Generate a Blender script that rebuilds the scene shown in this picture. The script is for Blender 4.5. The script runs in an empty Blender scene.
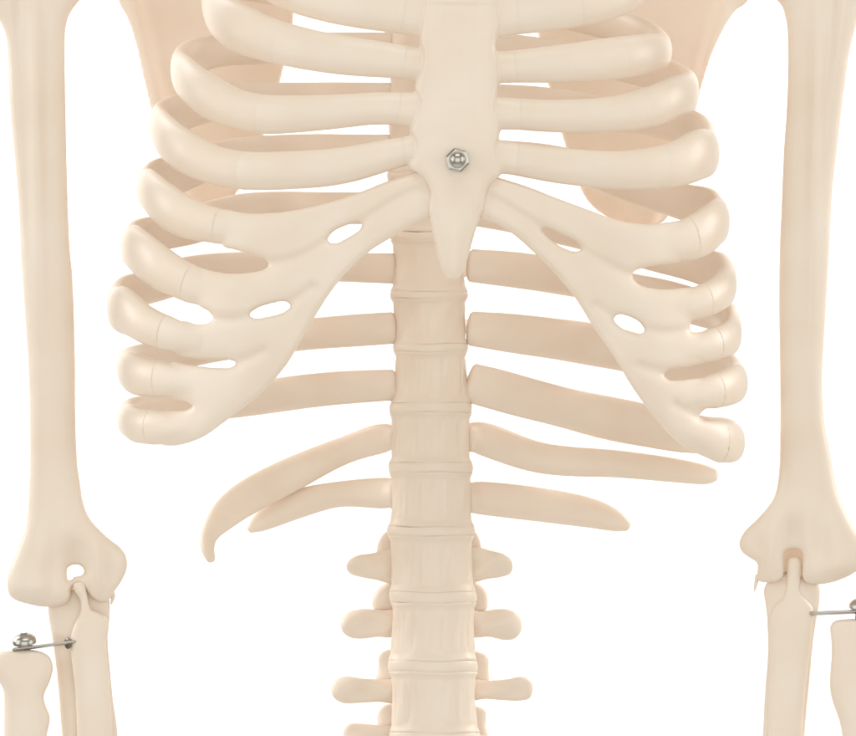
import bpy, math
import numpy as np
from mathutils import Vector

# ------------------------------------------------------------------ camera, light, exposure
S = 0.0005            # one photo unit in metres (at the front of the breastbone)
DIST = 4000.0         # camera distance in the same units
CX, CY = 428.0, 368.0
scene = bpy.context.scene
col = scene.collection

cam_d = bpy.data.cameras.new("camera")
cam = bpy.data.objects.new("camera", cam_d); col.objects.link(cam)
cam.location = (0, -DIST*S, 0); cam.rotation_euler = (math.radians(90), 0, 0)
cam_d.sensor_width = 36; cam_d.lens = 36*DIST/856.0
cam_d.clip_start = 0.1; cam_d.clip_end = 50
scene.camera = cam

world = bpy.data.worlds.new("World"); scene.world = world; world.use_nodes = True
bg = world.node_tree.nodes["Background"]
bg.inputs[0].default_value = (1.0, 0.75, 0.48, 1); bg.inputs[1].default_value = 0.33

def area(name, loc, target, size, size_y, power, color=(1, 1, 1)):
    l = bpy.data.lights.new(name, 'AREA'); l.shape = 'RECTANGLE'; l.size = size; l.size_y = size_y
    l.energy = power; l.color = color
    o = bpy.data.objects.new(name, l); col.objects.link(o)
    o.location = loc
    o.rotation_euler = (Vector(target)-Vector(loc)).to_track_quat('-Z', 'Y').to_euler()
    return o
area("softbox_left", (-2.3, -0.9, 0.5), (0, 0.05, 0), 1.8, 2.4, 23.5, (0.83, 0.952, 1.0))
area("softbox_right", (2.3, -0.9, 0.4), (0, 0.05, 0), 1.8, 2.4, 21, (0.83, 0.952, 1.0))
area("softbox_front", (0.0, -2.7, -0.1), (0, 0.05, -0.08), 3.2, 2.6, 34.5, (0.83, 0.952, 1.0))
area("softbox_top", (0.0, -0.9, 1.9), (0, 0.05, 0), 1.6, 1.0, 11, (0.83, 0.952, 1.0))
area("backdrop_lamp_left", (-1.6, 0.9, 0.9), (-0.3, 2.2, 0), 1.0, 1.6, 44)
area("backdrop_lamp_right", (1.6, 0.9, 0.9), (0.3, 2.2, 0), 1.0, 1.6, 44)

scene.view_settings.view_transform = 'Standard'; scene.view_settings.look = 'None'
scene.view_settings.exposure = 0.05; scene.view_settings.gamma = 1.0
scene.view_settings.use_curve_mapping = False

# ------------------------------------------------------------------ materials
def new_mat(name):
    m = bpy.data.materials.new(name); m.use_nodes = True
    return m, m.node_tree, m.node_tree.nodes["Principled BSDF"]

def bone_material():
    m, nt, b = new_mat("ivory_plastic")
    N, L = nt.nodes, nt.links
    tc = N.new('ShaderNodeTexCoord')
    n1 = N.new('ShaderNodeTexNoise'); n1.inputs['Scale'].default_value = 22; n1.inputs['Detail'].default_value = 4
    ramp = N.new('ShaderNodeValToRGB')
    ramp.color_ramp.elements[0].position = 0.3; ramp.color_ramp.elements[0].color = (0.845, 0.705, 0.585, 1)
    ramp.color_ramp.elements[1].position = 0.7; ramp.color_ramp.elements[1].color = (0.875, 0.760, 0.655, 1)
    L.new(tc.outputs['Object'], n1.inputs['Vector']); L.new(n1.outputs['Fac'], ramp.inputs['Fac'])
    # tiny specks and scuffs of the moulded plastic
    n2 = N.new('ShaderNodeTexVoronoi'); n2.inputs['Scale'].default_value = 45
    L.new(tc.outputs['Object'], n2.inputs['Vector'])
    lt = N.new('ShaderNodeMath'); lt.operation = 'LESS_THAN'; lt.inputs[1].default_value = 0.028
    L.new(n2.outputs['Distance'], lt.inputs[0])
    n3 = N.new('ShaderNodeTexNoise'); n3.inputs['Scale'].default_value = 8
    L.new(tc.outputs['Object'], n3.inputs['Vector'])
    gt = N.new('ShaderNodeMath'); gt.operation = 'GREATER_THAN'; gt.inputs[1].default_value = 0.56
    L.new(n3.outputs['Fac'], gt.inputs[0])
    mu = N.new('ShaderNodeMath'); mu.operation = 'MULTIPLY'; L.new(lt.outputs[0], mu.inputs[0]); L.new(gt.outputs[0], mu.inputs[1])
    mu2 = N.new('ShaderNodeMath'); mu2.operation = 'MULTIPLY'; mu2.inputs[1].default_value = 0.35; L.new(mu.outputs[0], mu2.inputs[0])
    mix = N.new('ShaderNodeMix'); mix.data_type = 'RGBA'; mix.inputs['B'].default_value = (0.55, 0.42, 0.30, 1)
    L.new(mu2.outputs[0], mix.inputs['Factor']); L.new(ramp.outputs[0], mix.inputs['A'])
    L.new(mix.outputs['Result'], b.inputs['Base Color'])
    b.inputs['Roughness'].default_value = 0.38
    b.inputs['IOR'].default_value = 1.45
    b.inputs['Subsurface Weight'].default_value = 0.15
    b.inputs['Subsurface Radius'].default_value = (1.0, 0.75, 0.55)
    b.inputs['Subsurface Scale'].default_value = 0.003
    n4 = N.new('ShaderNodeTexNoise'); n4.inputs['Scale'].default_value = 140; n4.inputs['Detail'].default_value = 5
    L.new(tc.outputs['Object'], n4.inputs['Vector'])
    n5 = N.new('ShaderNodeTexNoise'); n5.inputs['Scale'].default_value = 30; n5.inputs['Detail'].default_value = 2
    L.new(tc.outputs['Object'], n5.inputs['Vector'])
    ad = N.new('ShaderNodeMath'); ad.operation = 'MULTIPLY_ADD'; ad.inputs[1].default_value = 0.12
    L.new(n4.outputs['Fac'], ad.inputs[0]); L.new(n5.outputs['Fac'], ad.inputs[2])
    bp = N.new('ShaderNodeBump'); bp.inputs['Strength'].default_value = 0.5; bp.inputs['Distance'].default_value = 0.0022
    L.new(ad.outputs[0], bp.inputs['Height']); L.new(bp.outputs[0], b.inputs['Normal'])
    return m
BONE = bone_material()

def metal_material(name, c, r):
    m, nt, b = new_mat(name)
    N, L = nt.nodes, nt.links
    b.inputs['Metallic'].default_value = 1.0; b.inputs['Base Color'].default_value = (*c, 1)
    n = N.new('ShaderNodeTexNoise'); n.inputs['Scale'].default_value = 300
    mr = N.new('ShaderNodeMapRange'); mr.inputs['To Min'].default_value = r*0.7; mr.inputs['To Max'].default_value = r*1.4
    L.new(n.outputs['Fac'], mr.inputs['Value']); L.new(mr.outputs[0], b.inputs['Roughness'])
    return m
STEEL = metal_material("nickel_plated_steel", (0.50, 0.475, 0.44), 0.27)
DARK = metal_material("steel_painted_shade", (0.22, 0.20, 0.18), 0.35)  # darker copy of the steel, shade of threads and recesses put into its colour

m_w, nt_w, b_w = new_mat("white_studio_paper")
nw = nt_w.nodes.new('ShaderNodeTexNoise'); nw.inputs['Scale'].default_value = 3
rw = nt_w.nodes.new('ShaderNodeValToRGB'); rw.color_ramp.elements[0].color = (0.88, 0.88, 0.88, 1); rw.color_ramp.elements[1].color = (0.9, 0.9, 0.9, 1)
nt_w.links.new(nw.outputs['Fac'], rw.inputs['Fac']); nt_w.links.new(rw.outputs[0], b_w.inputs['Base Color'])
b_w.inputs['Roughness'].default_value = 0.9; b_w.inputs['Specular IOR Level'].default_value = 0.1

# ------------------------------------------------------------------ helpers
def W3(p):
    """(px, py, depth) -> metres. p: (...,3) array"""
    p = np.asarray(p, float); k = (DIST+p[..., 2])/DIST
    return np.stack([(p[..., 0]-CX)*S*k, p[..., 2]*S, (CY-p[..., 1])*S*k], -1)

def link_mesh(name, verts, faces, mat, parent=None, origin=None, label=None):
    v = np.asarray(verts, float)
    o0 = np.array(origin if origin is not None else (0, 0, 0), float)
    me = bpy.data.meshes.new(name)
    me.from_pydata((v-o0).tolist(), [], [list(map(int, f)) for f in faces]); me.validate()
    me.materials.append(mat)
    me.shade_smooth()
    o = bpy.data.objects.new(name, me); col.objects.link(o)
    o.location = o0
    if parent is not None: o.parent = parent
    if label: o['label'] = label
    return o

def sub_origin(v):
    return v.mean(axis=0)

def put(name, verts, faces, mat, parent, label=None):
    """child mesh with its origin in its own middle, parents sit unrotated"""
    v = np.asarray(verts, float); c = sub_origin(v)
    pl = np.zeros(3); q = parent
    while q is not None: pl = pl+np.array(q.location); q = q.parent
    o = link_mesh(name, v, faces, mat, parent, c, label)
    o.location = c-pl
    return o

def surfnet(F):
    ins = F < 0
    nx, ny, nz = F.shape
    c = [(i, j, k) for i in (0, 1) for j in (0, 1) for k in (0, 1)]
    def sub(A, o): return A[o[0]:o[0]+nx-1, o[1]:o[1]+ny-1, o[2]:o[2]+nz-1]
    cnt = sum(sub(ins, o).astype(np.int8) for o in c)
    act = (cnt > 0) & (cnt < 8)
    idx = np.argwhere(act)
    ids = -np.ones(act.shape, int); ids[act] = np.arange(len(idx))
    pos = np.zeros((len(idx), 3)); n = np.zeros(len(idx))
    vals = {o: F[idx[:, 0]+o[0], idx[:, 1]+o[1], idx[:, 2]+o[2]] for o in c}
    for o in c:
        for a in range(3):
            if o[a] == 0:
                p = list(o); p[a] = 1; p = tuple(p)
                A, B = vals[o], vals[p]; cr = (A < 0) != (B < 0)
                t = np.where(cr, A/np.where(cr, A-B, 1), 0)
                q = np.array(o, float)[None, :].repeat(len(idx), 0); q[:, a] = t
                pos[cr] += q[cr]; n[cr] += 1
    pos = idx+pos/n[:, None]
    quads = []
    for a in range(3):
        b, d = (a+1) % 3, (a+2) % 3
        sl0 = [slice(None)]*3; sl1 = [slice(None)]*3
        sl0[a] = slice(0, -1); sl1[a] = slice(1, None)
        s0, s1 = ins[tuple(sl0)], ins[tuple(sl1)]
        e = np.argwhere(s0 != s1)
        ok = (e[:, b] > 0) & (e[:, d] > 0) & (e[:, b] < F.shape[b]-1) & (e[:, d] < F.shape[d]-1); e = e[ok]
        sg = s0[e[:, 0], e[:, 1], e[:, 2]]
        def cell(db, dd):
            q = e.copy(); q[:, b] += db; q[:, d] += dd
            return ids[q[:, 0], q[:, 1], q[:, 2]]
        Q = np.stack([cell(-1, -1), cell(0, -1), cell(0, 0), cell(-1, 0)], 1)
        Q[~sg] = Q[~sg][:, ::-1]
        quads.append(Q)
    Q = np.concatenate(quads)
    # light smoothing of the net
    for lam in (0.5, -0.25, 0.5):
        acc = np.zeros_like(pos); m = np.zeros(len(pos))
        for i in range(4):
            a_, b_ = Q[:, i], Q[:, (i+1) % 4]
            np.add.at(acc, a_, pos[b_]); np.add.at(m, a_, 1)
            np.add.at(acc, b_, pos[a_]); np.add.at(m, b_, 1)
        pos = pos+lam*0.6*(acc/np.maximum(m, 1)[:, None]-pos)
    return pos, Q

def catmull(pts, closed=True, n=5):
    P = np.asarray(pts, float); out = []
    N = len(P)
    rng = range(N) if closed else range(N-1)
    for i in rng:
        if closed: a, b, c, d = P[(i-1) % N], P[i], P[(i+1) % N], P[(i+2) % N]
        else: a, b, c, d = P[max(i-1, 0)], P[i], P[i+1], P[min(i+2, N-1)]
        l1, l2, l3 = [max(np.linalg.norm((y-x)[:2]), 1e-3)**0.5 for x, y in ((a, b), (b, c), (c, d))]
        m1 = (c-b)+l2*((b-a)/l1-(c-a)/(l1+l2)) if np.any(a != b) else (c-b)
        m2 = (c-b)+l2*((d-c)/l3-(d-b)/(l2+l3)) if np.any(c != d) else (c-b)
        for t in np.arange(n)/n:
            h = (2*t**3-3*t**2+1, t**3-2*t**2+t, -2*t**3+3*t**2, t**3-t**2)
            out.append(h[0]*b+h[1]*m1+h[2]*c+h[3]*m2)
    if not closed: out.append(P[-1])
    return np.array(out)

def sdist(X, Y, poly):
    """signed distance, positive inside"""
    P = catmull(poly); Q = np.roll(P, -1, 0)
    d = np.full(X.shape, 1e9); ins = np.zeros(X.shape, bool)
    for (ax, ay), (bx, by) in zip(P, Q):
        ex, ey = bx-ax, by-ay; L = ex*ex+ey*ey
        if L < 1e-9: continue
        t = np.clip(((X-ax)*ex+(Y-ay)*ey)/L, 0, 1)
        d = np.minimum(d, (X-ax-t*ex)**2+(Y-ay-t*ey)**2)
        if ay != by:
            ins ^= ((ay > Y) != (by > Y)) & (X < (bx-ax)*(Y-ay)/(by-ay)+ax)
    d = np.sqrt(d)
    return np.where(ins, d, -d)

def blur(A, n=1):
    for _ in range(n):
        B = np.pad(A, 1, mode='edge')
        A = (B[:-2, 1:-1]+B[2:, 1:-1]+B[1:-1, :-2]+B[1:-1, 2:]+4*A)/8
    return A

def inflate(outlines, holes=(), step=1.6, H=12.0, D=0.0, front=1.0, back=1.0, iters=900, wstep=None, tubes=None, kk=2.5):
    """a cast body: outline(s) with a rounded (poisson inflated) section, laid on the surface D"""
    allp = np.concatenate([np.asarray(o, float) for o in outlines])
    x0, y0 = allp.min(0)-4*step; x1, y1 = allp.max(0)+4*step
    if tubes: x0 -= 16; x1 += 16
    xs = np.arange(x0, x1, step); ys = np.arange(y0, y1, step)
    X, Y = np.meshgrid(xs, ys, indexing='ij')
    s = np.full(X.shape, -1e9)
    for o in outlines: s = np.maximum(s, sdist(X, Y, o))
    for h in holes: s = np.minimum(s, -sdist(X, Y, h))
    mask = s > 0
    phi = np.where(mask, np.maximum(s, 0)**1.5, 0.0)
    for _ in range(iters):
        p = np.zeros_like(phi)
        p[1:-1, 1:-1] = 0.25*(phi[:-2, 1:-1]+phi[2:, 1:-1]+phi[1:-1, :-2]+phi[1:-1, 2:]+step*step)
        phi = np.where(mask, p, 0)
    # clean, sub-cell boundary
    good = s > 1.6*step
    q = np.where(good, phi/np.maximum(s, step), 0); w = good.astype(float)
    for _ in range(12):
        q = blur(q); w = blur(w)
        q = np.where(good, phi/np.maximum(s, step), q); w = np.where(good, 1.0, w)
    qe = blur(q/np.maximum(w, 1e-6), 2)
    k = np.clip((s/step-1.5)/2.0, 0, 1)
    P = np.where(k > 0, k*phi, 0)+(1-k)*s*np.maximum(qe, 1.0)
    P = np.where(s < -3*step, -3*step*np.maximum(qe, 1.0), P)
    h2 = 2*P
    h = np.sqrt(np.maximum(h2, 0)); hc = H*(1-np.exp(-h/H))
    G = np.where(h2 > 0, hc*hc, h2)
    fm = front(X, Y) if callable(front) else np.full(X.shape, float(front))
    bm = back(X, Y) if callable(back) else np.full(X.shape, float(back))
    ws = wstep or step
    wf = (hc*fm).max()+3*ws; wb = (hc*bm).max()+3*ws
    if tubes: wf += 30; wb += 40    # room for the tubes
    w_ = np.arange(-wf, wb, ws)
    sc = np.where(w_[None, None, :] < 0, fm[..., None], bm[..., None])
    F = (w_[None, None, :]/sc)**2-G[..., None]
    if tubes:
        Dm = (D(X, Y) if callable(D) else np.full(X.shape, D))
        Fp = F/(2*np.sqrt((w_[None, None, :]/sc)**2+np.maximum(G, 0)[..., None]+16))
        Fp = np.where((s < 0)[..., None], np.maximum(Fp, -s[..., None]), Fp)
        for (C, T, N0, B, hh, ht) in tubes:      # all in photo units
            ki = np.linspace(0, len(C)-1, (len(C)-1)*4+1); k_0 = np.arange(len(C))
            C, T, N0, B = [np.stack([np.interp(ki, k_0, A_[:, c_]) for c_ in range(3)], 1) for A_ in (C, T, N0, B)]
            hh, ht = np.interp(ki, k_0, hh), np.interp(ki, k_0, ht)
            x_0, x_1 = C[:, 0].min()-14, C[:, 0].max()+14; y_0, y_1 = C[:, 1].min()-32, C[:, 1].max()+32
            I = np.where((xs > x_0) & (xs < x_1))[0]; J = np.where((ys > y_0) & (ys < y_1))[0]
            sl = (slice(I[0], I[-1]+1), slice(J[0], J[-1]+1))
            PX, PY, PD = np.broadcast_arrays(X[sl][..., None], Y[sl][..., None], Dm[sl][..., None]+w_[None, None, :])
            best = np.full(PX.shape, 1e9); ft = np.full(PX.shape, 1e3)
            for k in range(len(C)):
                dx, dy, dd = PX-C[k, 0], PY-C[k, 1], PD-C[k, 2]
                al = dx*T[k, 0]+dy*T[k, 1]+dd*T[k, 2]
                if k == 0: al_c = np.maximum(al, 0)      # flat cut at the seam
                else: al_c = np.abs(al)
                dist = dx*dx+dy*dy+dd*dd
                a_ = np.abs(dx*N0[k, 0]+dy*N0[k, 1]+dd*N0[k, 2])/ht[k]
                b_ = np.abs(dx*B[k, 0]+dy*B[k, 1]+dd*B[k, 2])/hh[k]
                f_ = ((a_**2.1+b_**2.1)**(1/2.1)-1)*ht[k]
                m_ = np.abs(al) < best
                m_ &= dist < (hh[k]+14)**2
                end = -al-3.0 if k == 0 else (al if k == len(C)-1 else np.full(al.shape, -1e3))
                f_ = np.maximum(f_, end)
                ft = np.where(m_, f_, ft); best = np.where(m_, np.abs(al), best)
            A = Fp[sl]
            h_ = np.clip(0.5+0.5*(A-ft)/kk, 0, 1)
            Fp[sl] = A*(1-h_)+ft*h_-kk*h_*(1-h_)
            al = (PX-C[0, 0])*T[0, 0]+(PY-C[0, 1])*T[0, 1]+(PD-C[0, 2])*T[0, 2]
            near = (PX-C[0, 0])**2+(PY-C[0, 1])**2 < (hh[0]+8)**2
            Fp[sl] = np.where(near, np.maximum(Fp[sl], -al-3.0), Fp[sl])
        F = Fp
    pos, Q = surfnet(F)
    gx, gy, gz = x0+pos[:, 0]*step, y0+pos[:, 1]*step, -wf+pos[:, 2]*ws
    d = D(gx, gy) if callable(D) else D
    V = W3(np.stack([gx, gy, gz+d], 1))
    # handedness: (px, py, depth) -> (x, -z, y): a proper rotation, faces keep their winding
    return V, Q

def merge(parts):
    vs, fs, n = [], [], 0
    for v, f in parts:
        vs.append(np.asarray(v)); fs += [[int(i)+n for i in q] for q in f]; n += len(v)
    return np.concatenate(vs), fs

def interp(x, xs, ys):
    """monotone-ish smooth interpolation (pchip)"""
    xs = np.asarray(xs, float); ys = np.asarray(ys, float)
    h = np.diff(xs); dl = np.diff(ys)/h; m = np.zeros_like(xs)
    m[0] = dl[0]; m[-1] = dl[-1]
    for i in range(1, len(xs)-1):
        if dl[i-1]*dl[i] > 0:
            w1, w2 = 2*h[i]+h[i-1], h[i]+2*h[i-1]
            m[i] = (w1+w2)/(w1/dl[i-1]+w2/dl[i])
    x = np.clip(x, xs[0], xs[-1])
    i = np.clip(np.searchsorted(xs, x)-1, 0, len(xs)-2)
    t = (x-xs[i])/h[i]
    return ((2*t**3-3*t**2+1)*ys[i]+(t**3-2*t**2+t)*h[i]*m[i]+(-2*t**3+3*t**2)*ys[i+1]+(t**3-t**2)*h[i]*m[i+1])

def sweep(C, N0, hh, ht, seg=28, expo=2.1, cap0=4.0, cap1=4.0):
    """C: world centre line; N0: outward direction (thin side); hh, ht: half height / half thickness in units"""
    C = np.asarray(C); T = np.gradient(C, axis=0); T /= np.linalg.norm(T, axis=1)[:, None]
    # rounded ends: duplicate the end rings shrinking inwards
    def capped(i, sgn, L):
        out = []; sh = 0.015 if L < 1 else min(1, L/6+.35)
        for a in (0.0, 0.35, 0.62, 0.82, 0.94):
            ph = a*math.pi/2
            out.append((C[i]+sgn*T[i]*math.sin(ph)*L*S, T[i], N0[i], hh[i]*(1-(1-math.cos(ph))*sh), ht[i]*(1-(1-math.cos(ph))*sh)))
        return out
    rows = capped(0, -1, cap0)[::-1]+[(C[i], T[i], N0[i], hh[i], ht[i]) for i in range(1, len(C)-1)]+capped(len(C)-1, 1, cap1)
    V = []
    ang = np.arange(seg)*2*math.pi/seg
    ca, sa = np.cos(ang), np.sin(ang)
    ca = np.sign(ca)*np.abs(ca)**(2/expo); sa = np.sign(sa)*np.abs(sa)**(2/expo)
    for c, t, n, a, b in rows:
        n = n-t*np.dot(n, t); n /= np.linalg.norm(n); bb = np.cross(t, n)
        V.append(c[None]+n[None]*(ca*b*S)[:, None]+bb[None]*(sa*a*S)[:, None])
    R = len(V); V = np.concatenate(V)
    F = []
    for r in range(R-1):
        for i in range(seg):
            j = (i+1) % seg
            F.append([r*seg+i, r*seg+j, (r+1)*seg+j, (r+1)*seg+i])
    F.append(list(range(seg))[::-1]); F.append([(R-1)*seg+i for i in range(seg)])
    return V, F

# ------------------------------------------------------------------ the setting
def grid_plane():
    bx, bz, y = 5.0, 4.0, 2.6
    prof = [(y, bz)]+[(y, z) for z in (2, 0, -1.6)]
    for a in range(1, 9):
        t = a/8*math.pi/2
        prof.append((y-0.8*(1-math.cos(t))*1.0, -1.6-0.8*math.sin(t)))
    prof.append((-2.5, -2.4))
    V, F = [], []
    for (yy, zz) in prof:
        V += [(-bx, yy, zz), (bx, yy, zz)]
    for i in range(len(prof)-1): F.append([2*i, 2*i+1, 2*i+3, 2*i+2][::-1])
    return V, F
v, f = grid_plane()
back = link_mesh('backdrop', v, f, m_w); back['kind'] = 'structure'

# ------------------------------------------------------------------ the skeleton
root = bpy.data.objects.new('anatomical_skeleton', None); col.objects.link(root)
root.location = (0, 0.15, -0.2)
root['label'] = 'ivory plastic anatomical skeleton, rib cage, spine and hanging arms seen from the front against white'
root['category'] = 'skeleton model'

DC, DA, PW = 200.0, 180.0, 2.3
def midx(v): return 444.0-14.0*v   # v=-1 front (458), +1 back (430)

def theta_of(px, side, W, rear):
    v = 1.0 if rear else -1.0
    for _ in range(8):
        u = np.clip(side*(px-midx(v))/W, 0, 0.9995)
        v = (1 if rear else -1)*(1-u**PW)**(1/PW)
    th = math.asin(u**(PW/2))
    return math.pi-th if rear else th

def rib_curve(side, front, out, rear, ths):
    """centre points for angles ths (0 = breastbone, pi = spine)"""
    ox, oy, oh = out
    W = abs(ox-444.0)-9.5
    K = []
    for px, a, b in front: K.append((theta_of(px, side, W, False), (a+b)/2, (b-a)/2))
    K.append((math.pi/2, oy, oh))
    for px, a, b in rear: K.append((theta_of(px, side, W, True), (a+b)/2, (b-a)/2))
    K.sort()
    K2 = [K[0]]
    for k in K[1:]:
        if k[0]-K2[-1][0] > 0.02: K2.append(k)
    K = np.array(K2)
    u = np.sin(ths)**(2/PW); v = -np.sign(np.cos(ths))*np.abs(np.cos(ths))**(2/PW)
    px = midx(v)+side*u*W
    # the rear end bends forward again to the side of the vertebra
    rr = np.where(np.cos(ths) < 0, np.clip(1-(np.abs(px-430)-36)/150, 0, 1), 0); rr = rr*rr*(3-2*rr)
    d = DC+DA*v-rr*82
    py = interp(ths, K[:, 0], K[:, 1]); hh = interp(ths, K[:, 0], K[:, 2])
    # soften kinks
    for _ in range(12):
        py[1:-1] = (py[:-2]+2*py[1:-1]+py[2:])/4; hh[1:-1] = (hh[:-2]+2*hh[1:-1]+hh[2:])/4
    P = W3(np.stack([px, py, d], 1))
    nx = side*u**(PW-1)/W; ny = np.sign(v)*np.abs(v)**(PW-1)/DA
    N0 = np.stack([nx, ny, np.zeros_like(nx)], 1); N0 /= np.linalg.norm(N0, axis=1)[:, None]
    return P, N0, hh, W

L, R = -1, 1
RIBS = {
 (L, 2): dict(seam=300, f=[(425, -8, 37), (385, -10, 32), (300, -27, 15), (262, -48, -3)], o=(238, -48, 20), r=[(262, -75, -42), (388, -88, -55)], sx=436),
 (L, 3): dict(seam=282, f=[(424, 50, 80), (385, 42, 78), (350, 37, 76), (290, 24, 67), (240, 3, 54), (216, -14, 38)], o=(203, 6, 24), r=[(222, -36, 0), (300, -28, 8), (388, -28, 6)], sx=436),
 (L, 4): dict(seam=264, f=[(422, 93, 128), (385, 92, 124), (330, 95, 130), (265, 95, 135), (240, 90, 130), (205, 70, 118), (188, 56, 104)], o=(172, 73, 22), r=[(200, 36, 74), (240, 31, 66), (300, 31, 64), (388, 31, 64)], sx=436),
 (L, 5): dict(seam=245, f=[(420, 134, 160), (385, 140, 172), (330, 149, 187), (250, 152, 191), (220, 147, 186), (185, 128, 175), (166, 113, 160)], o=(151, 128, 22), r=[(172, 95, 138), (200, 88, 126), (250, 80, 116), (388, 82, 114)], sx=436),
 (L, 6): dict(seam=219, f=[(262, 213, 250), (240, 212, 248), (225, 210, 245), (190, 198, 240), (162, 178, 227), (148, 166, 212)], o=(138, 190, 21), r=[(158, 158, 202), (180, 152, 196), (210, 143, 180), (250, 134, 168), (388, 133, 168)]),
 (L, 7): dict(seam=189, f=[(236, 277, 314), (210, 271, 310), (190, 264, 303), (165, 248, 293), (147, 232, 284), (132, 222, 270)], o=(122, 249, 21), r=[(142, 217, 256), (165, 213, 252), (200, 203, 244), (250, 191, 228), (388, 190, 226)]),
 (L, 8): dict(seam=165, f=[(208, 326, 358), (190, 322, 356), (168, 316, 351), (145, 304, 345), (125, 285, 335)], o=(108, 309, 22), r=[(130, 272, 312), (150, 268, 306), (171, 260, 298), (200, 253, 291), (250, 250, 285), (320, 251, 283), (390, 253, 284)]),
 (L, 9): dict(seam=160, f=[(204, 369, 400), (180, 364, 399), (160, 360, 398), (140, 354, 397), (128, 350, 390)], o=(118, 369, 20), r=[(132, 345, 384), (165, 338, 374), (205, 331, 366), (300, 318, 352), (392, 311, 345)]),
 (L, 10): dict(seam=152, f=[(195, 412, 438), (175, 411, 446), (152, 409, 445), (135, 405, 443), (126, 402, 437)], o=(119, 421, 18), r=[(135, 396, 430), (200, 392, 424), (240, 384, 418), (300, 373, 411), (350, 369, 405), (392, 368, 402)]),
 (R, 2): dict(seam=575, f=[(493, -8, 37), (560, -15, 30), (610, -26, 20), (640, -40, 2)], o=(655, -32, 20), r=[(640, -60, -25), (472, -78, -45)], sx=482),
 (R, 3): dict(seam=618, f=[(493, 53, 83), (560, 45, 83), (615, 37, 80), (650, 33, 73)], o=(670, 50, 19), r=[(652, 22, 58), (610, 6, 42), (560, -6, 28), (470, -24, 8)], sx=482),
 (R, 4): dict(seam=640, f=[(492, 97, 128), (560, 100, 133), (610, 97, 133), (650, 86, 128), (676, 75, 118)], o=(697, 90, 21), r=[(685, 66, 102), (650, 54, 90), (600, 44, 78), (540, 36, 70), (470, 30, 62)], sx=482),
 (R, 5): dict(seam=660, f=[(493, 140, 171), (560, 148, 184), (620, 151, 190), (670, 143, 189), (700, 128, 180)], o=(718, 152, 22), r=[(706, 117, 158), (670, 105, 142), (600, 94, 130), (540, 86, 120), (470, 82, 115)], sx=482),
 (R, 6): dict(seam=691, f=[(648, 225, 265), (672, 222, 264), (690, 217, 262), (706, 206, 255), (718, 196, 246)], o=(728, 222, 22), r=[(712, 188, 228), (690, 184, 224), (640, 170, 208), (600, 156, 192), (540, 142, 176), (470, 136, 170)]),
 (R, 7): dict(seam=704, f=[(662, 290, 328), (685, 288, 324), (703, 284, 319), (718, 275, 313), (726, 264, 306)], o=(735, 278, 21), r=[(722, 252, 296), (690, 245, 283), (640, 231, 268), (600, 218, 256), (555, 206, 245), (520, 199, 236), (470, 192, 226)]),
 (R, 8): dict(seam=714, f=[(672, 334, 366), (695, 333, 366), (711, 328, 362), (727, 320, 358), (733, 311, 350)], o=(740, 326, 20), r=[(730, 303, 340), (700, 288, 328), (640, 273, 312), (600, 264, 303), (520, 251, 290), (470, 248, 283)]),
 (R, 9): dict(seam=716, f=[(675, 381, 415), (700, 378, 411), (713, 374, 409), (730, 367, 406), (738, 362, 402)], o=(746, 383, 20), r=[(735, 356, 392), (670, 340, 384), (610, 325, 370), (530, 313, 358), (470, 310, 347)]),
 (R, 10): dict(seam=720, f=[(678, 412, 440), (705, 418, 457), (718, 420, 463), (730, 421, 464), (737, 423, 461)], o=(743, 441, 19), r=[(733, 420, 458), (700, 413, 456), (620, 397, 444), (540, 379, 424), (472, 362, 404)]),
}
ORD = {2: 'second', 3: 'third', 4: 'fourth', 5: 'fifth', 6: 'sixth', 7: 'seventh', 8: 'eighth', 9: 'ninth', 10: 'tenth'}
TUBES = {L: [], R: []}; STUBS = []
def photo_units(q, n0):
    dq = q[:, 1]/S; kq = (DIST+dq)/DIST
    U = np.stack([q[:, 0]/S/kq+CX, CY-q[:, 2]/S/kq, dq], 1)
    Tq = np.gradient(U, axis=0); Tq /= np.linalg.norm(Tq, axis=1)[:, None]
    Nq = n0[:, [0, 2, 1]].copy(); Nq[:, 1] *= -1
    Nq -= Tq*(Nq*Tq).sum(1)[:, None]; Nq /= np.linalg.norm(Nq, axis=1)[:, None]
    return U, Tq, Nq
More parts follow.
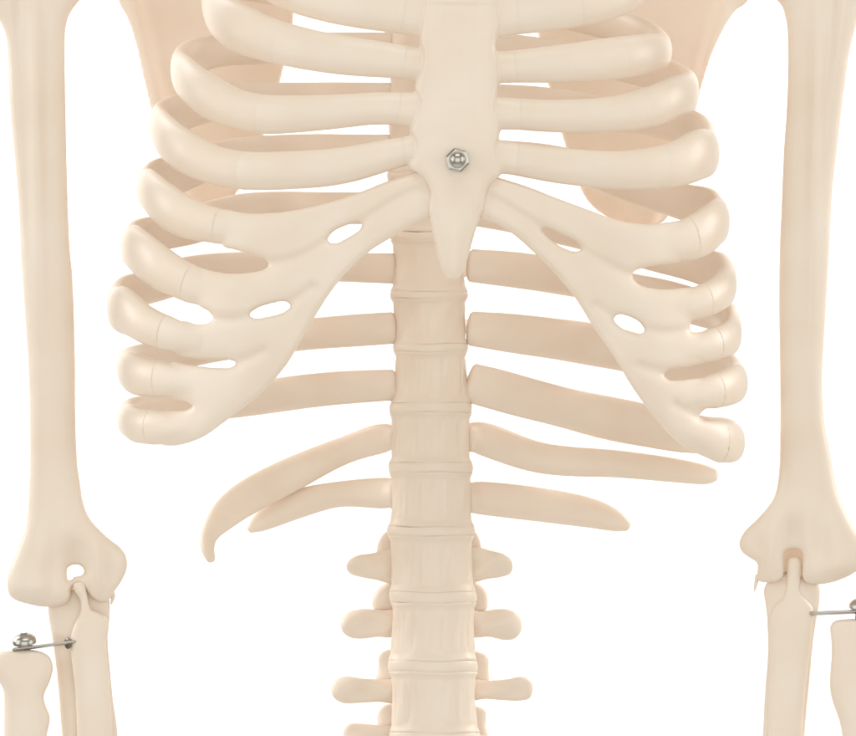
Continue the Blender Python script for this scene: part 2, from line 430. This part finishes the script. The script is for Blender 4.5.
for (side, n), rb in RIBS.items():
    W = abs(rb['o'][0]-444.0)-9.5
    ths_seam = theta_of(rb['seam'], side, W, False)
    free = 'sx' in rb
    t0 = ths_seam
    tend = theta_of(393 if side == L else 471, side, W, True)
    full = np.linspace(t0, tend, 90)
    if not free:                     # runs a little way under the fused cartilage plate
        t_in = theta_of(rb['seam']-side*42, side, W, False)
        dt = (tend-t0)/89; n_in = int((t0-t_in)/dt)
        P, N0, hh, _ = rib_curve(side, rb['f'], rb['o'], rb['r'], np.concatenate([t0-dt*np.arange(n_in, 0, -1), full]))
        k = n_in
        # back to photo units for the fused plate
        U, Tq, Nq = photo_units(P[:k+1][::-1], N0[:k+1][::-1])
        r_ = np.linspace(0, 1, k+1)
        TUBES[side].append((U, Tq, Nq, np.cross(Tq, Nq), hh[:k+1][::-1]*(1-0.4*r_**1.5)-0.2, 11.8-6.5*r_**1.5))
        P, N0, hh = P[k:], N0[k:], hh[k:]
    else:
        t_s = theta_of(rb['sx'], side, W, False)
        grid = np.linspace(t_s, tend, 130)
        P, N0, hh, _ = rib_curve(side, rb['f'], rb['o'], rb['r'], grid)
        Pc = P; k = int(np.searchsorted(grid, ths_seam))
        ht = np.full(len(hh), 12.0)
        taper = np.clip((np.arange(len(hh)))/10.0, 0, 1)
        htc = ht
        k0 = int(np.searchsorted(grid, theta_of(407 if side == L else 514, side, W, False)))
        U, Tq, Nq = photo_units(P[:k0+1][::-1], N0[:k0+1][::-1])
        r_ = np.linspace(0, 1, k0+1)
        STUBS.append((U, Tq, Nq, np.cross(Tq, Nq), hh[:k0+1][::-1]*(1+0.10*r_)-0.15, 11.85-3*r_))
        v, f = sweep(P[k0:k+1], N0[k0:k+1], hh[k0:k+1], htc[k0:k+1], cap0=0.3, cap1=0.6)
        put('costal_cartilage', v, f, BONE, root)
        P, N0, hh = P[k:], N0[k:], hh[k:]
    s_ = np.linspace(0, 1, len(hh))
    ht = 12.0-3.2*s_
    wob = 0.5*np.sin(s_*17+n*2.1+side)+0.35*np.sin(s_*31+n)
    hh = hh+wob*np.clip(s_*6, 0, 1); hh = hh.copy()
    v, f = sweep(P, N0, hh, ht, cap0=0.6, cap1=5)
    put('rib', v, f, BONE, root)

# floating ribs (px, py, depth, half height, half thickness)
FLOAT = [
 (L, [(396, 438, 306, 12, 9), (384, 438, 320, 16, 9), (345, 450, 345, 15, 9), (290, 475, 350, 19, 9), (245, 499, 330, 19, 9), (224, 516, 306, 16, 8), (209, 536, 285, 9.5, 7), (208, 550, 275, 7, 6), (211, 559, 270, 5, 4)]),
 (L, [(396, 493, 306, 15, 9), (384, 493, 320, 17, 9), (340, 494, 345, 14, 9), (300, 503, 355, 16, 9), (272, 515, 352, 14, 8), (256, 525, 348, 9, 7), (251, 529, 347, 5, 5)]),
 (R, [(468, 438, 306, 15, 9), (480, 438, 320, 18, 9), (540, 458, 345, 17, 9), (620, 464, 345, 15, 9), (680, 471, 325, 13, 8), (708, 475, 315, 10, 7), (715, 475, 312, 7, 5)]),
 (R, [(468, 498, 306, 16, 9), (480, 498, 320, 18, 9), (550, 506, 350, 18.5, 9), (595, 514, 358, 16, 9), (618, 522, 356, 11, 7), (627, 526, 355, 6, 5)]),
]
for side, pts in FLOAT:
    C5 = catmull(pts, closed=False, n=10)
    for _ in range(4): C5[1:-1] = (C5[:-2]+2*C5[1:-1]+C5[2:])/4
    P = W3(C5[:, :3])
    T = np.gradient(P, axis=0); T /= np.linalg.norm(T, axis=1)[:, None]
    N0 = np.tile(np.array([0, 1.0, -0.15]), (len(P), 1))
    v, f = sweep(P, N0, C5[:, 3], C5[:, 4], cap0=4, cap1=3.5)
    put('floating_rib', v, f, BONE, root)


# depth of the chest surface, for the fused plates
OUTL = np.array([(5, 203), (72, 172), (126, 151), (190, 138), (248, 122), (308, 108), (368, 118), (420, 119), (460, 121)], float)
OUTR = np.array([(50, 670), (90, 697), (152, 718), (222, 728), (278, 735), (326, 740), (383, 746), (441, 743), (470, 742)], float)
def chest(side):
    T_ = OUTL if side == L else OUTR
    def D(x, y):
        W = np.abs(np.interp(y, T_[:, 0], T_[:, 1])-444.0)-9.5
        v = -np.ones_like(x)
        for _ in range(6):
            u = np.clip(side*(x-midx(v))/W, 0, 0.985)
            v = -(1-u**PW)**(1/PW)
        return DC+DA*v
    return D

plateL = [(426, 170), (400, 177), (385, 182), (360, 192), (330, 202), (300, 209), (270, 213), (245, 213), (224, 210),
 (226, 212), (224, 228), (223, 246), (235, 250), (255, 256), (267, 261), (268, 266), (262, 270), (245, 273), (225, 273), (205, 269), (202, 268),
 (196, 283), (198, 304), (209, 312), (213, 318), (208, 323), (196, 324), (182, 321),
 (175, 334), (174, 352), (185, 357), (210, 360), (229, 360), (236, 363), (231, 367), (208, 367), (185, 364), (172, 362),
 (169, 380), (170, 398), (177, 400), (187, 402), (192, 406), (186, 410), (170, 411), (163, 412),
 (161, 427), (162, 444), (172, 446), (185, 444), (205, 436), (222, 424), (235, 414), (262, 393), (285, 367), (300, 343), (315, 317), (331, 292), (350, 269),
 (373, 249), (395, 236), (412, 226), (434, 217), (444, 205), (440, 185)]
holesL = [[(328, 241), (332, 233), (345, 226), (358, 223), (362, 225), (358, 231), (347, 238), (336, 243)],
          [(250, 315), (256, 309), (272, 303.5), (286, 302), (290, 306), (284, 312), (268, 316.5), (254, 318)]]
plateR = [(489, 173), (498, 177), (526, 186), (557, 198), (584, 208), (615, 219), (645, 224), (670, 222), (680, 222),
 (683, 240), (680, 261), (661, 265), (640, 269), (633, 273), (635, 281), (646, 287), (669, 289), (685, 288), (693, 290),
 (696, 303), (694, 318), (691, 322), (690, 327), (692, 332), (698, 332), (704, 334),
 (706, 346), (704, 362), (696, 365), (680, 368), (668, 370), (664, 374), (668, 379), (681, 380), (698, 378), (706, 380),
 (709, 392), (707, 407), (702, 412), (699, 416), (704, 420), (710, 424),
 (713, 441), (714, 458), (706, 457), (698, 454), (681, 445), (665, 430), (646, 407), (630, 384), (614, 357), (593, 327), (577, 301), (557, 276), (531, 250),
 (511, 233), (496, 224), (480, 218), (472, 205), (475, 185)]
holesR = [[(542, 229), (549, 229.5), (563, 236), (577, 243), (581, 249), (575, 251.5), (560, 246), (548, 237)],
          [(614, 319), (618, 315), (630, 317), (641, 324), (644, 331), (638, 334), (628, 331), (618, 325)]]
GRL = [[(436, 186), (415, 191), (395, 201), (362, 222)], [(328, 242), (300, 257), (268, 265)], [(252, 317), (232, 320), (213, 319)], [(290, 303), (312, 288)], [(236, 364), (262, 352)]]
GRR = [[(480, 190), (500, 203), (520, 215), (542, 229)], [(582, 251), (605, 263), (632, 277)], [(644, 330), (668, 333), (690, 330)], [(614, 318), (598, 306)], [(664, 374), (640, 366)], [(700, 417), (676, 405)]]
for side, pl, ho in ((L, plateL, holesL), (R, plateR, holesR)):
    ch = chest(side)
    sx = 458 if side == L else 458
    def D(x, y, ch=ch, side=side):
        return ch(x, y)+3.5
    def fr(x, y, gr=(GRL if side == L else GRR)):
        out = np.ones_like(x)
        for g in gr:
            P_ = catmull(g, closed=False, n=4); d = np.full(x.shape, 1e9)
            for (ax, ay), (bx, by) in zip(P_[:-1], P_[1:]):
                ex, ey = bx-ax, by-ay
                t = np.clip(((x-ax)*ex+(y-ay)*ey)/max(ex*ex+ey*ey, 1e-6), 0, 1)
                d = np.minimum(d, (x-ax-t*ex)**2+(y-ay-t*ey)**2)
            out = out-0.26*np.exp(-d/36.0)
        return np.clip(out, 0.5, 1)
    v, f = inflate([pl], ho, step=1.6, H=15.5, D=D, front=fr, iters=1500, tubes=TUBES[side])
    put('costal_arch', v, f, BONE, root, 'fused cartilage plate with slots and two small holes')

# ------------------------------------------------------------------ breastbone
stern = [(424, -70), (425, -20), (426, 0), (423, 20), (421, 43), (424, 56), (421, 72), (416, 87), (421, 100), (418, 116), (411, 130), (417, 142), (415, 158), (410, 167),
 (423, 178), (430, 193), (428, 206), (431, 225), (438, 257), (444, 273), (452, 280), (460, 277), (467, 262), (473, 240), (480, 218), (485, 206), (486, 197),
 (490, 185), (500, 174), (497, 160), (495, 145), (499, 133), (498, 120), (494, 106), (497, 90), (498, 75), (497, 60), (495, 43), (499, 24), (496, 3), (497, -20), (498, -70)]
def Dst(x, y):
    d = 16.0+1.3*np.exp(-((y-5-0.02*(x-458))/1.6)**2)*(x > 424)*(x < 494)
    d = d+0.5*np.exp(-((y-101)/2.0)**2)*np.exp(-((x-452)/18)**4)
    d = d-3.0*np.exp(-((x-454)/11)**2)*np.clip((y-205)/30, 0, 1)
    d = d+3.5*np.exp(-((x-458)/26)**2)*np.clip(1-(y-20)/180, 0, 1)
    return d
v, f = inflate([stern], step=1.6, H=14, D=Dst, iters=1200, tubes=STUBS, kk=10.0)
sternum = put('sternum', v, f, BONE, root)

# ------------------------------------------------------------------ metal hardware
def lathe(profile, c, axis, seg=40, nsides=None):
    """profile: list of (r, h) in units; c world point; axis world direction"""
    ax = Vector(axis).normalized(); a = ax.orthogonal().normalized(); b = ax.cross(a)
    V, F = [], []
    for r, h in profile:
        for i in range(seg):
            t = 2*math.pi*i/seg
            V.append(np.array(Vector(c)+ax*h*S+(a*math.cos(t)+b*math.sin(t))*r*S))
    n = len(profile)
    for k in range(n-1):
        for i in range(seg):
            j = (i+1) % seg
            F.append([k*seg+i, k*seg+j, (k+1)*seg+j, (k+1)*seg+i])
    F.append(list(range(seg))[::-1]); F.append([(n-1)*seg+i for i in range(seg)])
    return np.array(V), F

def flat_shade(o, angle=35):
    o.data.set_sharp_from_angle(angle=math.radians(angle))

nc = W3(np.array([457.5, 160.5, 6.0])); fwd = (0, -1, 0)
wash = lathe([(0.1, -3), (11.5, -3), (11.8, -2.5), (11.8, 1.5), (11.2, 2.2), (0.1, 2.2)], nc, fwd)
hexn = lathe([(0.1, 2.2), (12.3, 2.2), (12.3, 8.0), (10.6, 9.2), (0.1, 9.2)], nc, fwd, seg=6)
dome = lathe([(8.4, 8.4), (8.4, 11.5)]+[(8.4*math.cos(t), 11.5+7.6*math.sin(t)) for t in np.linspace(0.05, 1.54, 12)], nc, fwd)
v, f = wash; nutw = put('washer', v, f, STEEL, root, 'small steel washer on the breastbone'); flat_shade(nutw)
v, f = merge([hexn, dome]); nut = put('acorn_nut', v, f, STEEL, root, 'shiny domed steel nut on the lower breastbone'); flat_shade(nut)

def pan_screw(c, axis, label, wd=13.0, shank=10):
    prof = [(0.1, -3.5), (wd*0.72, -3.5), (wd, -1.6), (wd, 0.8), (wd*0.93, 3.4), (wd*0.76, 5.6), (wd*0.5, 7.2), (wd*0.2, 7.9), (0.05, 8.0)]
    v, f = lathe(prof, c, axis, 36)
    s = put('elbow_screw', v, f, STEEL, root, label); flat_shade(s, 50)
    th = []
    for i in range(shank):
        th += [(4.2, -3.4-i*1.4), (5.2, -4.1-i*1.4)]
    v, f = lathe([(0.1, -3.3)]+th+[(0.1, -3.6-shank*1.4)], c, axis, 20)
    t = put('threaded_shank', v, f, DARK, s)
    # cross recess: two dark bars, its shade painted in their colour
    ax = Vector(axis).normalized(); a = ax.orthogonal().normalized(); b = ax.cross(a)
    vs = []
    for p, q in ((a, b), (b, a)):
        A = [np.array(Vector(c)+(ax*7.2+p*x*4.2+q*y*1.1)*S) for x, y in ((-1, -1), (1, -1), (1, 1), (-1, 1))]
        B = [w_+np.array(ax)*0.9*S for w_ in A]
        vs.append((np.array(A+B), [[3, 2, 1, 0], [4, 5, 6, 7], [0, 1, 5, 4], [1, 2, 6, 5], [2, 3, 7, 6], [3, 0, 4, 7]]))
    v, f = merge(vs); c_ = put('cross_recess_shade', v, f, DARK, s); flat_shade(c_, 20)
    return s

# ------------------------------------------------------------------ vertebrae
SC = 300.0
def noise1(seed, n):
    r = np.random.RandomState(seed); a = np.zeros(n); t = np.arange(n)/n*2*math.pi
    for _ in range(14):
        k = r.randint(6, 40); a += r.rand()/k**0.4*np.sin(k*t+r.rand()*6.28)
    return a/np.abs(a).max()

def barrel(y0, y1, xl0, xr0, xl1, xr1, waist, seed, depth=34.0, rim=1.6, seg=150, rows=34, stri=1.1):
    V, F = [], []
    ns = noise1(seed, seg); ns2 = noise1(seed+50, seg)
    r3 = np.random.RandomState(seed+7); tt = np.arange(seg)/seg*2*math.pi; ns3 = 0.6*np.sin(2*tt+r3.rand()*6)+0.4*np.sin(5*tt+r3.rand()*6)
    yy = np.linspace(0, 1, rows)
    prof = []
    for t in yy:
        w = -waist*math.sin(math.pi*t)**0.8
        w += rim*(math.exp(-((t-0.03)/0.035)**2)+math.exp(-((t-0.97)/0.035)**2))-rim*0.5*(math.exp(-((t-0.13)/0.05)**2)+math.exp(-((t-0.87)/0.05)**2))
        prof.append(w)
    rings = [(0.0, prof[0]-30)]+[(0.0, prof[0]-0.35)]+list(zip(yy, prof))[1:-1]+[(1.0, prof[-1]-0.3), (1.0, prof[-1]-30)]
    for t, w in rings:
        xl = xl0+(xl1-xl0)*t; xr = xr0+(xr1-xr0)*t; c = (xl+xr)/2; hw = (xr-xl)/2
        win = min(1, max(0, (0.5-abs(t-0.5)-0.12)/0.12))
        for i in range(seg):
            a = 2*math.pi*i/seg
            g = stri*win*(max(0, ns[i])**1.0*-1.0*(0.6+0.4*math.sin(5*t+i))+0.35*ns2[i])
            rr = w+g
            ca, sa = math.cos(a), math.sin(a)
            ex = 0.93
            edge = abs(t-0.5)*2
            wy = edge*1.1*ns3[i]; rr += 0.9*ns3[(i*2+int(40*t)) % seg]*(1-edge**6)*(1 if stri else 0)
            px = c+(hw+rr)*math.copysign(abs(ca)**ex, ca); d = SC+(depth+rr)*math.copysign(abs(sa)**0.95, sa)
            V.append((px, y0+(y1-y0)*t+wy, d))
    n = len(rings)
    for k in range(n-1):
        for i in range(seg):
            j = (i+1) % seg
            F.append([k*seg+i, k*seg+j, (k+1)*seg+j, (k+1)*seg+i][::-1])
    F.append(list(range(seg))); F.append([(n-1)*seg+i for i in range(seg)][::-1])
    return W3(np.array(V)), F

# (top, bottom, disc height below, left/right edges at top and bottom)
VB = [(-112, -60, 8, 390, 462, 389, 463), (-52, -6, 7, 389, 463, 388, 464), (1, 52, 7, 388, 464, 387, 465), (59, 111, 7, 387, 465, 387, 465), (118, 172, 7, 387, 465, 388, 465),
 (179, 232, 7, 388, 465, 391, 465), (239, 292, 6, 391, 465, 391, 467), (298, 344, 7, 391, 467, 394, 467),
 (351, 403, 9, 394, 467, 391, 471), (412, 463, 9, 390, 471, 389, 472), (472, 527, 8, 390, 472, 388, 474), (535, 592, 10, 388, 474, 390, 475), (602, 661, 10, 391, 476, 389, 476),
 (671, 733, 9, 389, 477, 390, 479), (742, 800, 9, 390, 480, 390, 482)]
def ellipsoid_tube(pts, seg=20):
    C5 = catmull(pts, closed=False, n=6); P = W3(C5[:, :3])
    N0 = np.tile(np.array([1., 0, 0]), (len(P), 1))
    return sweep(P, N0, C5[:, 3], C5[:, 4], seg=seg, cap0=2, cap1=4)

PROC = {
 11: [[(396, 548), (384, 550), (372, 553), (358, 555), (349, 560), (346, 566), (349, 573), (360, 577), (376, 580), (396, 583)],
      [(466, 548), (478, 547), (490, 550), (502, 553), (510, 558), (513, 565), (511, 573), (502, 577), (488, 579), (466, 582)]],
 12: [[(396, 610), (384, 610), (372, 609), (358, 609), (346, 613), (341, 621), (342, 631), (349, 637), (360, 639), (376, 637), (396, 636)],
      [(468, 610), (480, 611), (494, 609), (508, 609), (518, 614), (522, 622), (521, 632), (514, 639), (503, 640), (490, 637), (468, 636)]],
 13: [[(398, 680), (380, 679), (362, 678), (345, 676), (335, 680), (331, 689), (334, 698), (343, 703), (358, 703), (378, 702), (398, 702)],
      [(470, 680), (488, 680), (506, 679), (522, 676), (531, 680), (533, 688), (530, 698), (518, 701), (500, 700), (484, 699), (470, 700)]],
 14: [[(400, 727), (380, 725), (360, 723), (348, 724), (343, 732), (346, 745), (360, 750), (400, 752)],
      [(470, 733), (490, 736), (520, 738), (540, 742), (542, 755), (520, 762), (470, 760)]],
}
FACET = {
 11: [[(396, 528), (385, 532), (379, 541), (376, 552), (376, 562), (382, 566), (396, 566)], [(466, 528), (474, 530), (480, 540), (482, 552), (480, 562), (466, 566)],
      [(396, 578), (386, 583), (376, 590), (372, 600), (373, 608), (380, 614), (396, 618)], [(466, 578), (478, 583), (486, 590), (488, 600), (487, 609), (478, 614), (466, 616)]],
 12: [[(398, 650), (386, 650), (379, 655), (378, 668), (376, 682), (398, 686)], [(466, 650), (480, 652), (488, 656), (489, 670), (488, 684), (466, 686)]],
 13: [[(398, 704), (384, 705), (378, 712), (377, 724), (380, 734), (398, 736)], [(466, 706), (480, 707), (486, 710), (486, 724), (488, 738), (466, 742)]],
}
for i, (a, b, dh, xl0, xr0, xl1, xr1) in enumerate(VB):
    body = barrel(a, b, xl0, xr0, xl1, xr1, 2.6, 10+i, rim=0.9, stri=1.0 if i < 8 else 1.5)
    parts = [body]
    cx = (xl0+xr0)/2; m = (a+b)/2
    # arch and spinous process behind the body
    parts.append(ellipsoid_tube([(cx, m-4, SC+20, 14, 22), (cx, m, SC+50, 13, 20), (cx, m+8, SC+75, 11, 7), (cx, m+26, SC+105, 10, 4), (cx, m+40, SC+130, 7, 4)]))
    if i < 11:
        for sd in (-1, 1):
            parts.append(ellipsoid_tube([(cx+sd*8, m+2, SC+55, 9, 8), (cx+sd*22, m+4, SC+72, 8, 8), (cx+sd*36, m+5, SC+88, 8, 7)]))
    vv = [tuple(x) for x in parts[0][0]]
    for s_i, pl in enumerate(PROC.get(i, [])):
        v, f = inflate([pl], step=1.7, H=17, D=lambda x, y: SC+14+0.14*np.abs(x-432)+1.3*np.sin(x/8.0+y/5.0)+1.2*np.cos(y/6.0-x/13.0), iters=350)
        parts.append((v, f))
    for pl in FACET.get(i, []):
        v, f = inflate([pl], step=1.8, H=15, D=lambda x, y: SC+31+1.5*np.sin(x/6+y/7.0), iters=250)
        parts.append((v, f))
    v, f = merge(parts)
    vert = put('vertebra', v, f, BONE, root)
    nb = VB[i+1] if i+1 < len(VB) else None
    if nb:
        dv, df = barrel(b-1.0, nb[0]+1.0, xl1-0.3, xr1+0.3, nb[3]-0.3, nb[4]+0.3, -0.9, 80+i, rim=0.0, rows=9, stri=0)
        put('intervertebral_disc', dv, df, BONE, vert)

# ------------------------------------------------------------------ shoulder blades
scapL = [(108, -90), (112, -40), (118, 0), (127, 18), (135, 42), (144, 82), (152, 115), (160, 150), (168, 182), (184, 206), (214, 210), (236, 194), (254, 160), (270, 118), (283, 72), (294, 20), (297, -40), (296, -90)]
scapR = [(528, -90), (530, -40), (533, 0), (538, 40), (549, 90), (561, 133), (573, 170), (588, 202), (612, 220), (640, 229), (662, 223), (680, 196), (690, 150), (697, 108), (705, 76), (716, 45), (728, 22), (737, 10), (747, 3), (752, -10), (756, -45), (756, -90)]
def DL(x, y): return 395+0.25*(x-118)+10*np.sin((y+60)/110)-13*np.exp(-((x-132-0.25*(y+0))/12)**2)+6*np.exp(-((x-190)/40)**2)
def DR(x, y): return 395+0.25*(745-x)+10*np.sin((y+60)/110)-13*np.exp(-((x-725+0.27*(y+0))/11)**2)+6*np.exp(-((x-640)/40)**2)
v, f = inflate([scapL], step=2.2, H=6.5, D=DL, iters=1200, wstep=1.4); put('scapula', v, f, BONE, root)
v, f = inflate([scapR], step=2.2, H=6.5, D=DR, iters=1200, wstep=1.4); put('scapula', v, f, BONE, root)

# ------------------------------------------------------------------ arms
humL = [(-40, -90), (-28, -30), (-12, 0), (-2, 18), (5, 34), (8, 60), (8.5, 85), (11, 120), (14, 153), (18.5, 204), (20.5, 250), (24.5, 311), (28, 364), (29.7, 417), (30, 460), (29, 485), (26, 525), (17.4, 549), (9.5, 570), (7, 586),
 (11, 597), (28, 604), (48, 607), (63, 605), (70, 598), (72, 588), (78, 584), (86, 590), (92, 598), (101, 602), (109, 600), (114, 592), (121, 582), (127, 568), (126, 556), (120, 547), (111, 540), (98, 528), (89, 517), (83.5, 503),
 (80, 482), (77.5, 464), (75.5, 417), (75, 346), (72.4, 275), (70, 250), (67, 170), (65.5, 102), (65, 45), (66, 26), (71, 12), (82, -2), (96, -20), (104, -90)]
humR = [(758, -90), (762, -25), (773, -3), (781, 5), (786, 20), (787.7, 37), (787, 102), (783.6, 153), (781, 217), (779.5, 250), (779, 311), (780, 381), (780, 434), (779, 470), (774, 497), (758, 518), (744, 532), (739, 544), (742, 552), (750, 558),
 (757, 563), (757, 575), (759, 581), (768, 582.5), (778, 581), (783, 576), (784, 562), (785, 552), (793, 549), (801, 552), (802, 566), (802.5, 578), (807, 583), (824, 584), (842, 579), (857, 571), (868, 560), (870, 546), (857, 532), (842, 502), (837, 487),
 (830, 452), (824, 417), (822.4, 381), (825, 328), (829.5, 250), (833, 187), (838, 143), (845, 85), (850, 51), (856, 27), (864, 0), (884, -30), (896, -90)]
def g2(x, y, cx, cy, sx, sy): return np.exp(-((x-cx)/sx)**2-((y-cy)/sy)**2)
def fL(x, y): return 1.0-0.55*g2(x, y, 74, 560, 13, 20)-0.30*g2(x, y, 52, 572, 9, 34)-0.30*g2(x, y, 112, 576, 8, 22)+0.20*g2(x, y, 97, 574, 6, 34)+0.22*g2(x, y, 34, 588, 20, 12)
def fR(x, y): return 1.0-0.48*g2(x, y, 793, 538, 12, 22)-0.28*g2(x, y, 820, 545, 11, 26)-0.22*g2(x, y, 756, 545, 9, 14)+0.18*g2(x, y, 772, 560, 7, 26)+0.2*g2(x, y, 836, 568, 24, 12)
def DhL(x, y): # shaft with a ridge wandering along it
    return 190-6*np.exp(-((x-(34+0.02*y))/7)**2)*np.clip(1-y/420, 0, 1)*np.clip((y+20)/60, 0, 1)+5*np.exp(-((x-(17+0.05*y))/6)**2)*np.clip(1-y/300, 0, 1)
def DhR(x, y):
    return 190-6*np.exp(-((x-(818-0.02*y))/7)**2)*np.clip(1-y/420, 0, 1)*np.clip((y+20)/60, 0, 1)+5*np.exp(-((x-(836-0.1*y))/5)**2)*np.clip(1-y/200, 0, 1)
v, f = inflate([humL], [[(67, 574), (68, 567.5), (74, 564.5), (81, 566), (84, 571.5), (80.5, 575.5), (74, 576.5), (71, 580.5), (67.5, 579)]], step=1.6, H=26, D=DhL, front=fL, back=0.95, iters=1400)
put('humerus', v, f, BONE, root)
v, f = inflate([humR], step=1.6, H=26, D=DhR, front=fR, back=0.95, iters=1400)
put('humerus', v, f, BONE, root)

# forearm bones
ulnaL_b = [(50, 596), (60, 590), (100, 590), (109, 598), (110, 612), (108, 640), (111, 680), (114, 780), (66, 780), (62, 736), (57, 675), (52, 637), (48, 610)]
ulnaL_f = [(73, 584), (78, 581.5), (84, 583), (87, 594), (91, 609), (99, 613), (107, 618), (109, 628), (106, 643), (109, 675), (113, 736), (115, 780), (79, 780), (77, 736), (75, 690), (71, 655), (70, 640), (74, 625), (80, 612), (80, 600), (75, 592)]
a = inflate([ulnaL_b], step=1.6, H=20, D=lambda x, y: 200+0*x, front=0.6, iters=600)
b = inflate([ulnaL_f], step=1.5, H=18, D=lambda x, y: 184+0*x, front=0.9, iters=500)
c = inflate([[(62, 584), (68, 580), (94, 580), (102, 586), (106, 612), (98, 630), (70, 630), (56, 612)]], step=1.8, H=14, D=224.0, iters=300)
v, f = merge([a, b, c]); put('ulna', v, f, BONE, root)
ulnaR_b = [(764, 588), (772, 578), (810, 577), (819, 584), (820, 598), (818, 612), (814, 636), (809.5, 682), (804.5, 736), (801, 812), (758, 812), (762.5, 736), (765, 689), (767.7, 654), (767, 620), (765.5, 605)]
ulnaR_f = [(788, 559), (792, 557), (799, 557.5), (801.5, 562), (800.5, 580), (800, 592), (806, 599), (813, 608), (813, 628), (808, 670), (803, 720), (799, 800), (768, 800), (768, 720), (770, 670), (770, 625), (774, 607), (783, 598), (786, 588), (787, 572)]
a = inflate([ulnaR_b], step=1.6, H=20, D=lambda x, y: 200+0*x, front=0.85, iters=600)
b = inflate([ulnaR_f], step=1.5, H=14, D=lambda x, y: 189.0+0*x, front=0.8, iters=500)
c = inflate([[(777, 552), (784, 546), (801, 546), (809, 552), (812, 575), (814, 612), (790, 620), (770, 612), (773, 575)]], step=1.8, H=14, D=226.0, iters=300)
v, f = merge([a, b, c]); put('ulna', v, f, BONE, root)
radL = [(-6, 656), (0, 652), (14, 650), (38, 650.5), (49, 656), (53, 667), (50, 681), (44, 696), (46, 706), (50, 717), (47, 736), (44, 780), (2, 780), (3.5, 736), (4, 700), (2.5, 688), (-4, 677), (-8, 666)]
radR = [(834, 621), (845, 619), (862, 619), (878, 621), (886, 628), (886, 640), (880, 660), (878, 690), (880, 736), (880, 780), (845, 780), (842, 736), (839, 720), (833, 703), (829.6, 686), (831.5, 654), (831, 638), (830, 627)]
v, f = inflate([radL], step=1.6, H=22, D=lambda x, y: 178+0*x, iters=600); put('radius', v, f, BONE, root)
v, f = inflate([radR], step=1.6, H=22, D=lambda x, y: 178+0*x, iters=600); put('radius', v, f, BONE, root)

pan_screw(W3(np.array([24.5, 641.0, 176.0])), (-0.08, -0.30, 0.95), 'pan head screw standing on the end of the radius', 12.5)
pan_screw(W3(np.array([861.0, 606.0, 176.0])), (0.05, -0.30, 0.95), 'pan head screw at the right edge of the photo', 12.5)

def strip(p0, p1, w, t, label):
    A, B = W3(np.array(p0, float)), W3(np.array(p1, float))
    P = np.array([A+(B-A)*s for s in np.linspace(0, 1, 8)])
    N0 = np.tile(np.array([0., 0.35, 1.0]), (8, 1))
    v, f = sweep(P, N0, np.full(8, w), np.full(8, t), seg=16, expo=3.0, cap0=2, cap1=2)
    return put('elbow_link', v, f, STEEL, root, label)
strip((14, 649.5, 172), (74, 642, 178), 4.0, 1.5, 'flat steel link running from screw to ulna')
strip((812, 613.5, 184), (872, 611, 176), 4.0, 1.9, 'flat steel link running from ulna to screw')
# dark disc, painted shade of the slot where the link enters the ulna, and the little pegs of the elbow hinge
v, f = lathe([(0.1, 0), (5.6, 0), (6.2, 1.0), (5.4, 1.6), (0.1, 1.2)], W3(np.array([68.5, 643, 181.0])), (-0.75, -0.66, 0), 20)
put('link_recess_shade', v, f, DARK, root, 'dark round disc, painted shade of the recess where the link enters the ulna')
for c0, c1, lab in (((64, 596, 200), (82, 594, 200), 'thin steel hinge pin in the elbow notch'), ((778, 573, 200), (792, 573, 200), 'thin steel hinge pin in the elbow notch')):
    A, B = W3(np.array(c0, float)), W3(np.array(c1, float))
    P = np.array([A+(B-A)*s for s in np.linspace(0, 1, 5)])
    v, f = sweep(P, np.tile(np.array([0., 0, 1.]), (5, 1)), np.full(5, 1.3), np.full(5, 1.3), seg=12, expo=2, cap0=.5, cap1=.5)
    put('hinge_pin', v, f, STEEL, root, lab)
for pts in ([(111, 590, 196, 3, 3), (113, 596, 196, 2.4, 2.4), (112, 601, 196, 1.5, 1.5)], [(758, 576, 196, 3, 3), (756, 583, 196, 2.0, 2.0), (755, 588, 196, 1.4, 1.4)]):
    v, f = ellipsoid_tube(pts, 12); put('moulding_spur', v, f, BONE, root)
